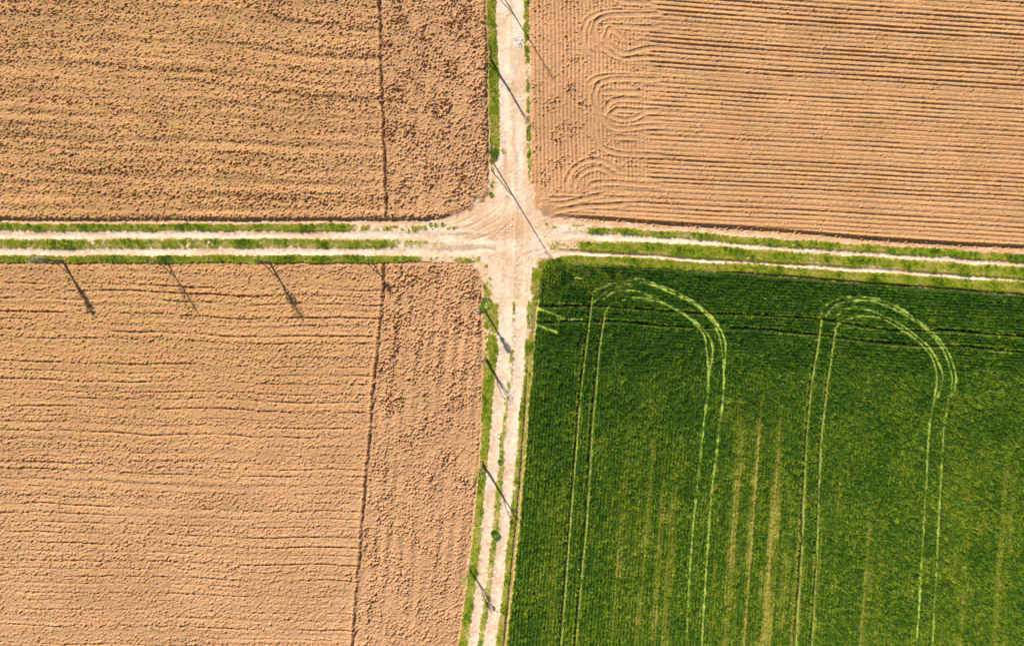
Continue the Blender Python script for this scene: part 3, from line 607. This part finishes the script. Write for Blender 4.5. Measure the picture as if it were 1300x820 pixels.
# ------------------------------------------------------------------ stones and scraps
def stone_mesh(seed, m_):
    r = np.random.default_rng(seed); bm = bmesh.new(); bmesh.ops.create_icosphere(bm, subdivisions=2, radius=1)
    ax = r.uniform(.6, 1, 3)
    for v_ in bm.verts:
        c = np.array(v_.co); d = 1 + .16 * math.sin(c[0] * 4 + seed) + .13 * math.sin(c[1] * 5 + seed * 2); c = np.clip(c * d, -.8, .85) * ax * (1, 1, .7); v_.co = c
    me = bpy.data.meshes.new('stone'); bm.to_mesh(me); bm.free(); me.materials.append(m_); return me
SM = [stone_mesh(s_, MSTONE if s_ % 3 else MSTONE2) for s_ in range(7)]
def stone(px, py, s_, label, group):
    bx, by = float(WX(px)), float(WY(py)); o = link('stone', random.choice(SM)); o.location = (bx, by, gz(bx, by) + s_ * .25); o.scale = (s_,) * 3; o.rotation_euler = (0, 0, random.uniform(0, 6.28)); tag(o, label, 'stone', group)
pl = []
while len(pl) < 44:
    a = random.uniform(0, 6.28); q = math.sqrt(random.random()); p = (658.5 + 5.2 * q * math.cos(a), 53.5 + 8.5 * q * math.sin(a))
    if all(math.hypot(p[0] - u[0], p[1] - u[1]) > 1.2 for u in pl): pl.append(p)
for p in pl: stone(p[0], p[1], random.uniform(.07, .15), 'pale stone in the oval rubble patch on the upper track', 'stones of the rubble patch')
for px, py, s_ in [(636.5, 288, .15), (645, 294, .13), (649, 286.5, .14), (637, 294.5, .08), (643.5, 290.5, .07), (651, 278.5, .11), (647, 291, .06), (634, 283.5, .09), (655, 288, .07), (640, 283, .06)]:
    stone(px, py, s_, 'loose stone lying in the middle of the dirt crossroads', 'loose stones at the crossroads')
for px, py, s_, lb in [(659.5, 214.8, .13, 'single white stone on the upper track above the crossroads'), (653, 417, .13, 'white stone in the grass strip of the lower track'), (654, 421, .12, 'second whitish stone just below the white one in the grass strip'), (604, 243, .13, 'pale stone at the ploughed edge left of the upper track')]:
    stone(px, py, s_, lb, 'lone stones')
def scrap(px, py, w, l, ang, m_, name, label, cat):
    bm = bmesh.new(); n_ = 5; g_ = [[bm.verts.new(((i / n_ - .5) * w, (j / n_ - .5) * l, .10 + .10 * math.sin(i * 1.7 + j) * math.cos(j * 1.3))) for i in range(n_ + 1)] for j in range(n_ + 1)]
    for j in range(n_):
        for i in range(n_): bm.faces.new([g_[j][i], g_[j][i + 1], g_[j + 1][i + 1], g_[j + 1][i]])
    o = bm_obj(name, bm, m_); md = o.modifiers.new('thickness', 'SOLIDIFY'); md.thickness = .015
    bx, by = float(WX(px)), float(WY(py)); o.location = (bx, by, gz(bx, by)); o.rotation_euler = (0, 0, ang); tag(o, label, cat)
scrap(617.5, 390, .34, .20, -.5, MPL, 'plastic_scrap', 'larger white plastic scrap in the grass beside the stubby tree', 'litter')
scrap(616.8, 397.5, .20, .16, .3, MPL, 'plastic_scrap', 'smaller white plastic scrap below the larger one in the grass', 'litter')
scrap(607.5, 393.5, .22, .50, .1, MBL, 'plastic_sheet', 'blue-grey plastic sheet on the ploughed soil left of the verge', 'litter')
scrap(595.3, 715, .12, .55, .0, MPL, 'marker_post', 'narrow white strip lying on the verge by the lowest tree', 'litter')

def plant(name, px, py, R, h, n, pal, label, cat='plant', seed=0, group=None):
    r = np.random.default_rng(seed); bx, by = float(WX(px)), float(WY(py)); a = r.uniform(0, 6.28, n); q = np.sqrt(r.random(n)) * R
    cc_ = np.array(pal[0]) + (np.array(pal[1]) - np.array(pal[0])) * r.random((n, 1)); cc_ = np.concatenate([cc_, np.ones((n, 1))], 1)
    me = blades(name, q * np.cos(a), q * np.sin(a), np.full(n, -.03), h * r.uniform(.5, 1, n), r.uniform(.05, .09, n), a + r.normal(0, .8, n), r.uniform(.2, .8, n), cc_, MG)
    o = link(name, me); o.location = (bx, by, gz(bx, by)); tag(o, label, cat, group)
plant('leafy_weed', 628.5, 677, .42, .65, 260, [(.10, .26, .02), (.20, .36, .03)], 'dark green leafy weed in the middle strip of the lower track', seed=1)
plant('leafy_weed', 635, 586, .26, .4, 110, [(.12, .28, .02), (.22, .36, .03)], 'small green weed in the middle strip level with the tall forked tree', seed=9)
plant('dandelion', 638.5, 191.5, .32, .22, 60, [(.50, .48, .02), (.62, .58, .06)], 'yellow-green weed at the left edge of the upper dirt track', seed=2)
plant('dandelion', 641, 195, .22, .18, 36, [(.50, .46, .03), (.60, .54, .08)], 'tiny yellow weed just right of the larger yellow-green one', seed=3)
plant('grass_tuft', 623.5, 247, .24, .32, 120, [(.16, .34, .01), (.30, .42, .02)], 'lone bright green tuft at the corner of the ploughed field above the junction', seed=4)
plant('grass_tuft', 624, 236, .16, .25, 60, [(.26, .36, .01), (.40, .44, .03)], 'faint grass tuft just above the lone bright one', seed=5)
plant('leafy_weed', 225.5, 382.5, .20, .3, 70, [(.12, .34, .03), (.22, .44, .04)], 'small green weed alone in the lower left ploughed field', seed=6)
plant('leafy_weed', 617, 384, .7, .5, 260, [(.20, .36, .01), (.34, .46, .02)], 'rounded bright green weed clump around the foot of the stubby tree', seed=7)
for k, (px, py) in enumerate([(562, 285), (553, 286), (547, 285)]):
    plant('grass_tuft', px, py, .22, .25, 70, [(.26, .38, .01), (.40, .46, .03)], ['rightmost of three small tufts above the left dirt track near the junction', 'middle of three small tufts above the left dirt track near the junction', 'leftmost of three small tufts above the left dirt track near the junction'][k], seed=20 + k, group='tufts above the left track')

# ------------------------------------------------------------------ light, sky, camera
w_ = bpy.data.worlds.new('World'); sc.world = w_; w_.use_nodes = True; N = w_.node_tree.nodes; Lk = w_.node_tree.links
sky = N.new('ShaderNodeTexSky'); sky.sky_type = 'NISHITA'; sky.sun_disc = False; sky.sun_elevation = SUN_EL
az = math.atan2(-SUN_DX, -SUN_DY)           # compass angle of the sun, clockwise from +Y
sky.sun_rotation = az % (2 * math.pi)
Lk.new(sky.outputs[0], N['Background'].inputs['Color']); N['Background'].inputs['Strength'].default_value = .06
sun = bpy.data.lights.new('sun', 'SUN'); sun.energy = 5.0; sun.angle = math.radians(.5); sun.color = (1, .93, .84)
so = bpy.data.objects.new('sun', sun); col.objects.link(so); so.location = (-20, 40, 60)
from mathutils import Vector
so.rotation_euler = Vector((SUN_DX * math.cos(SUN_EL), SUN_DY * math.cos(SUN_EL), -math.sin(SUN_EL))).to_track_quat('-Z', 'Y').to_euler()
cam = bpy.data.cameras.new('camera'); co_ = bpy.data.objects.new('camera', cam); col.objects.link(co_)
co_.location = (0, 0, 87); co_.rotation_euler = (0, 0, 0); cam.sensor_width = 36; cam.lens = 36 * 87 / 130.0; cam.shift_y = -45 / 1300.0; cam.clip_end = 3000; cam.clip_start = 1
sc.camera = co_
sc.view_settings.view_transform = 'Standard'; sc.view_settings.look = 'None'; sc.view_settings.gamma = 1; sc.view_settings.exposure = .48; sc.view_settings.use_curve_mapping = False
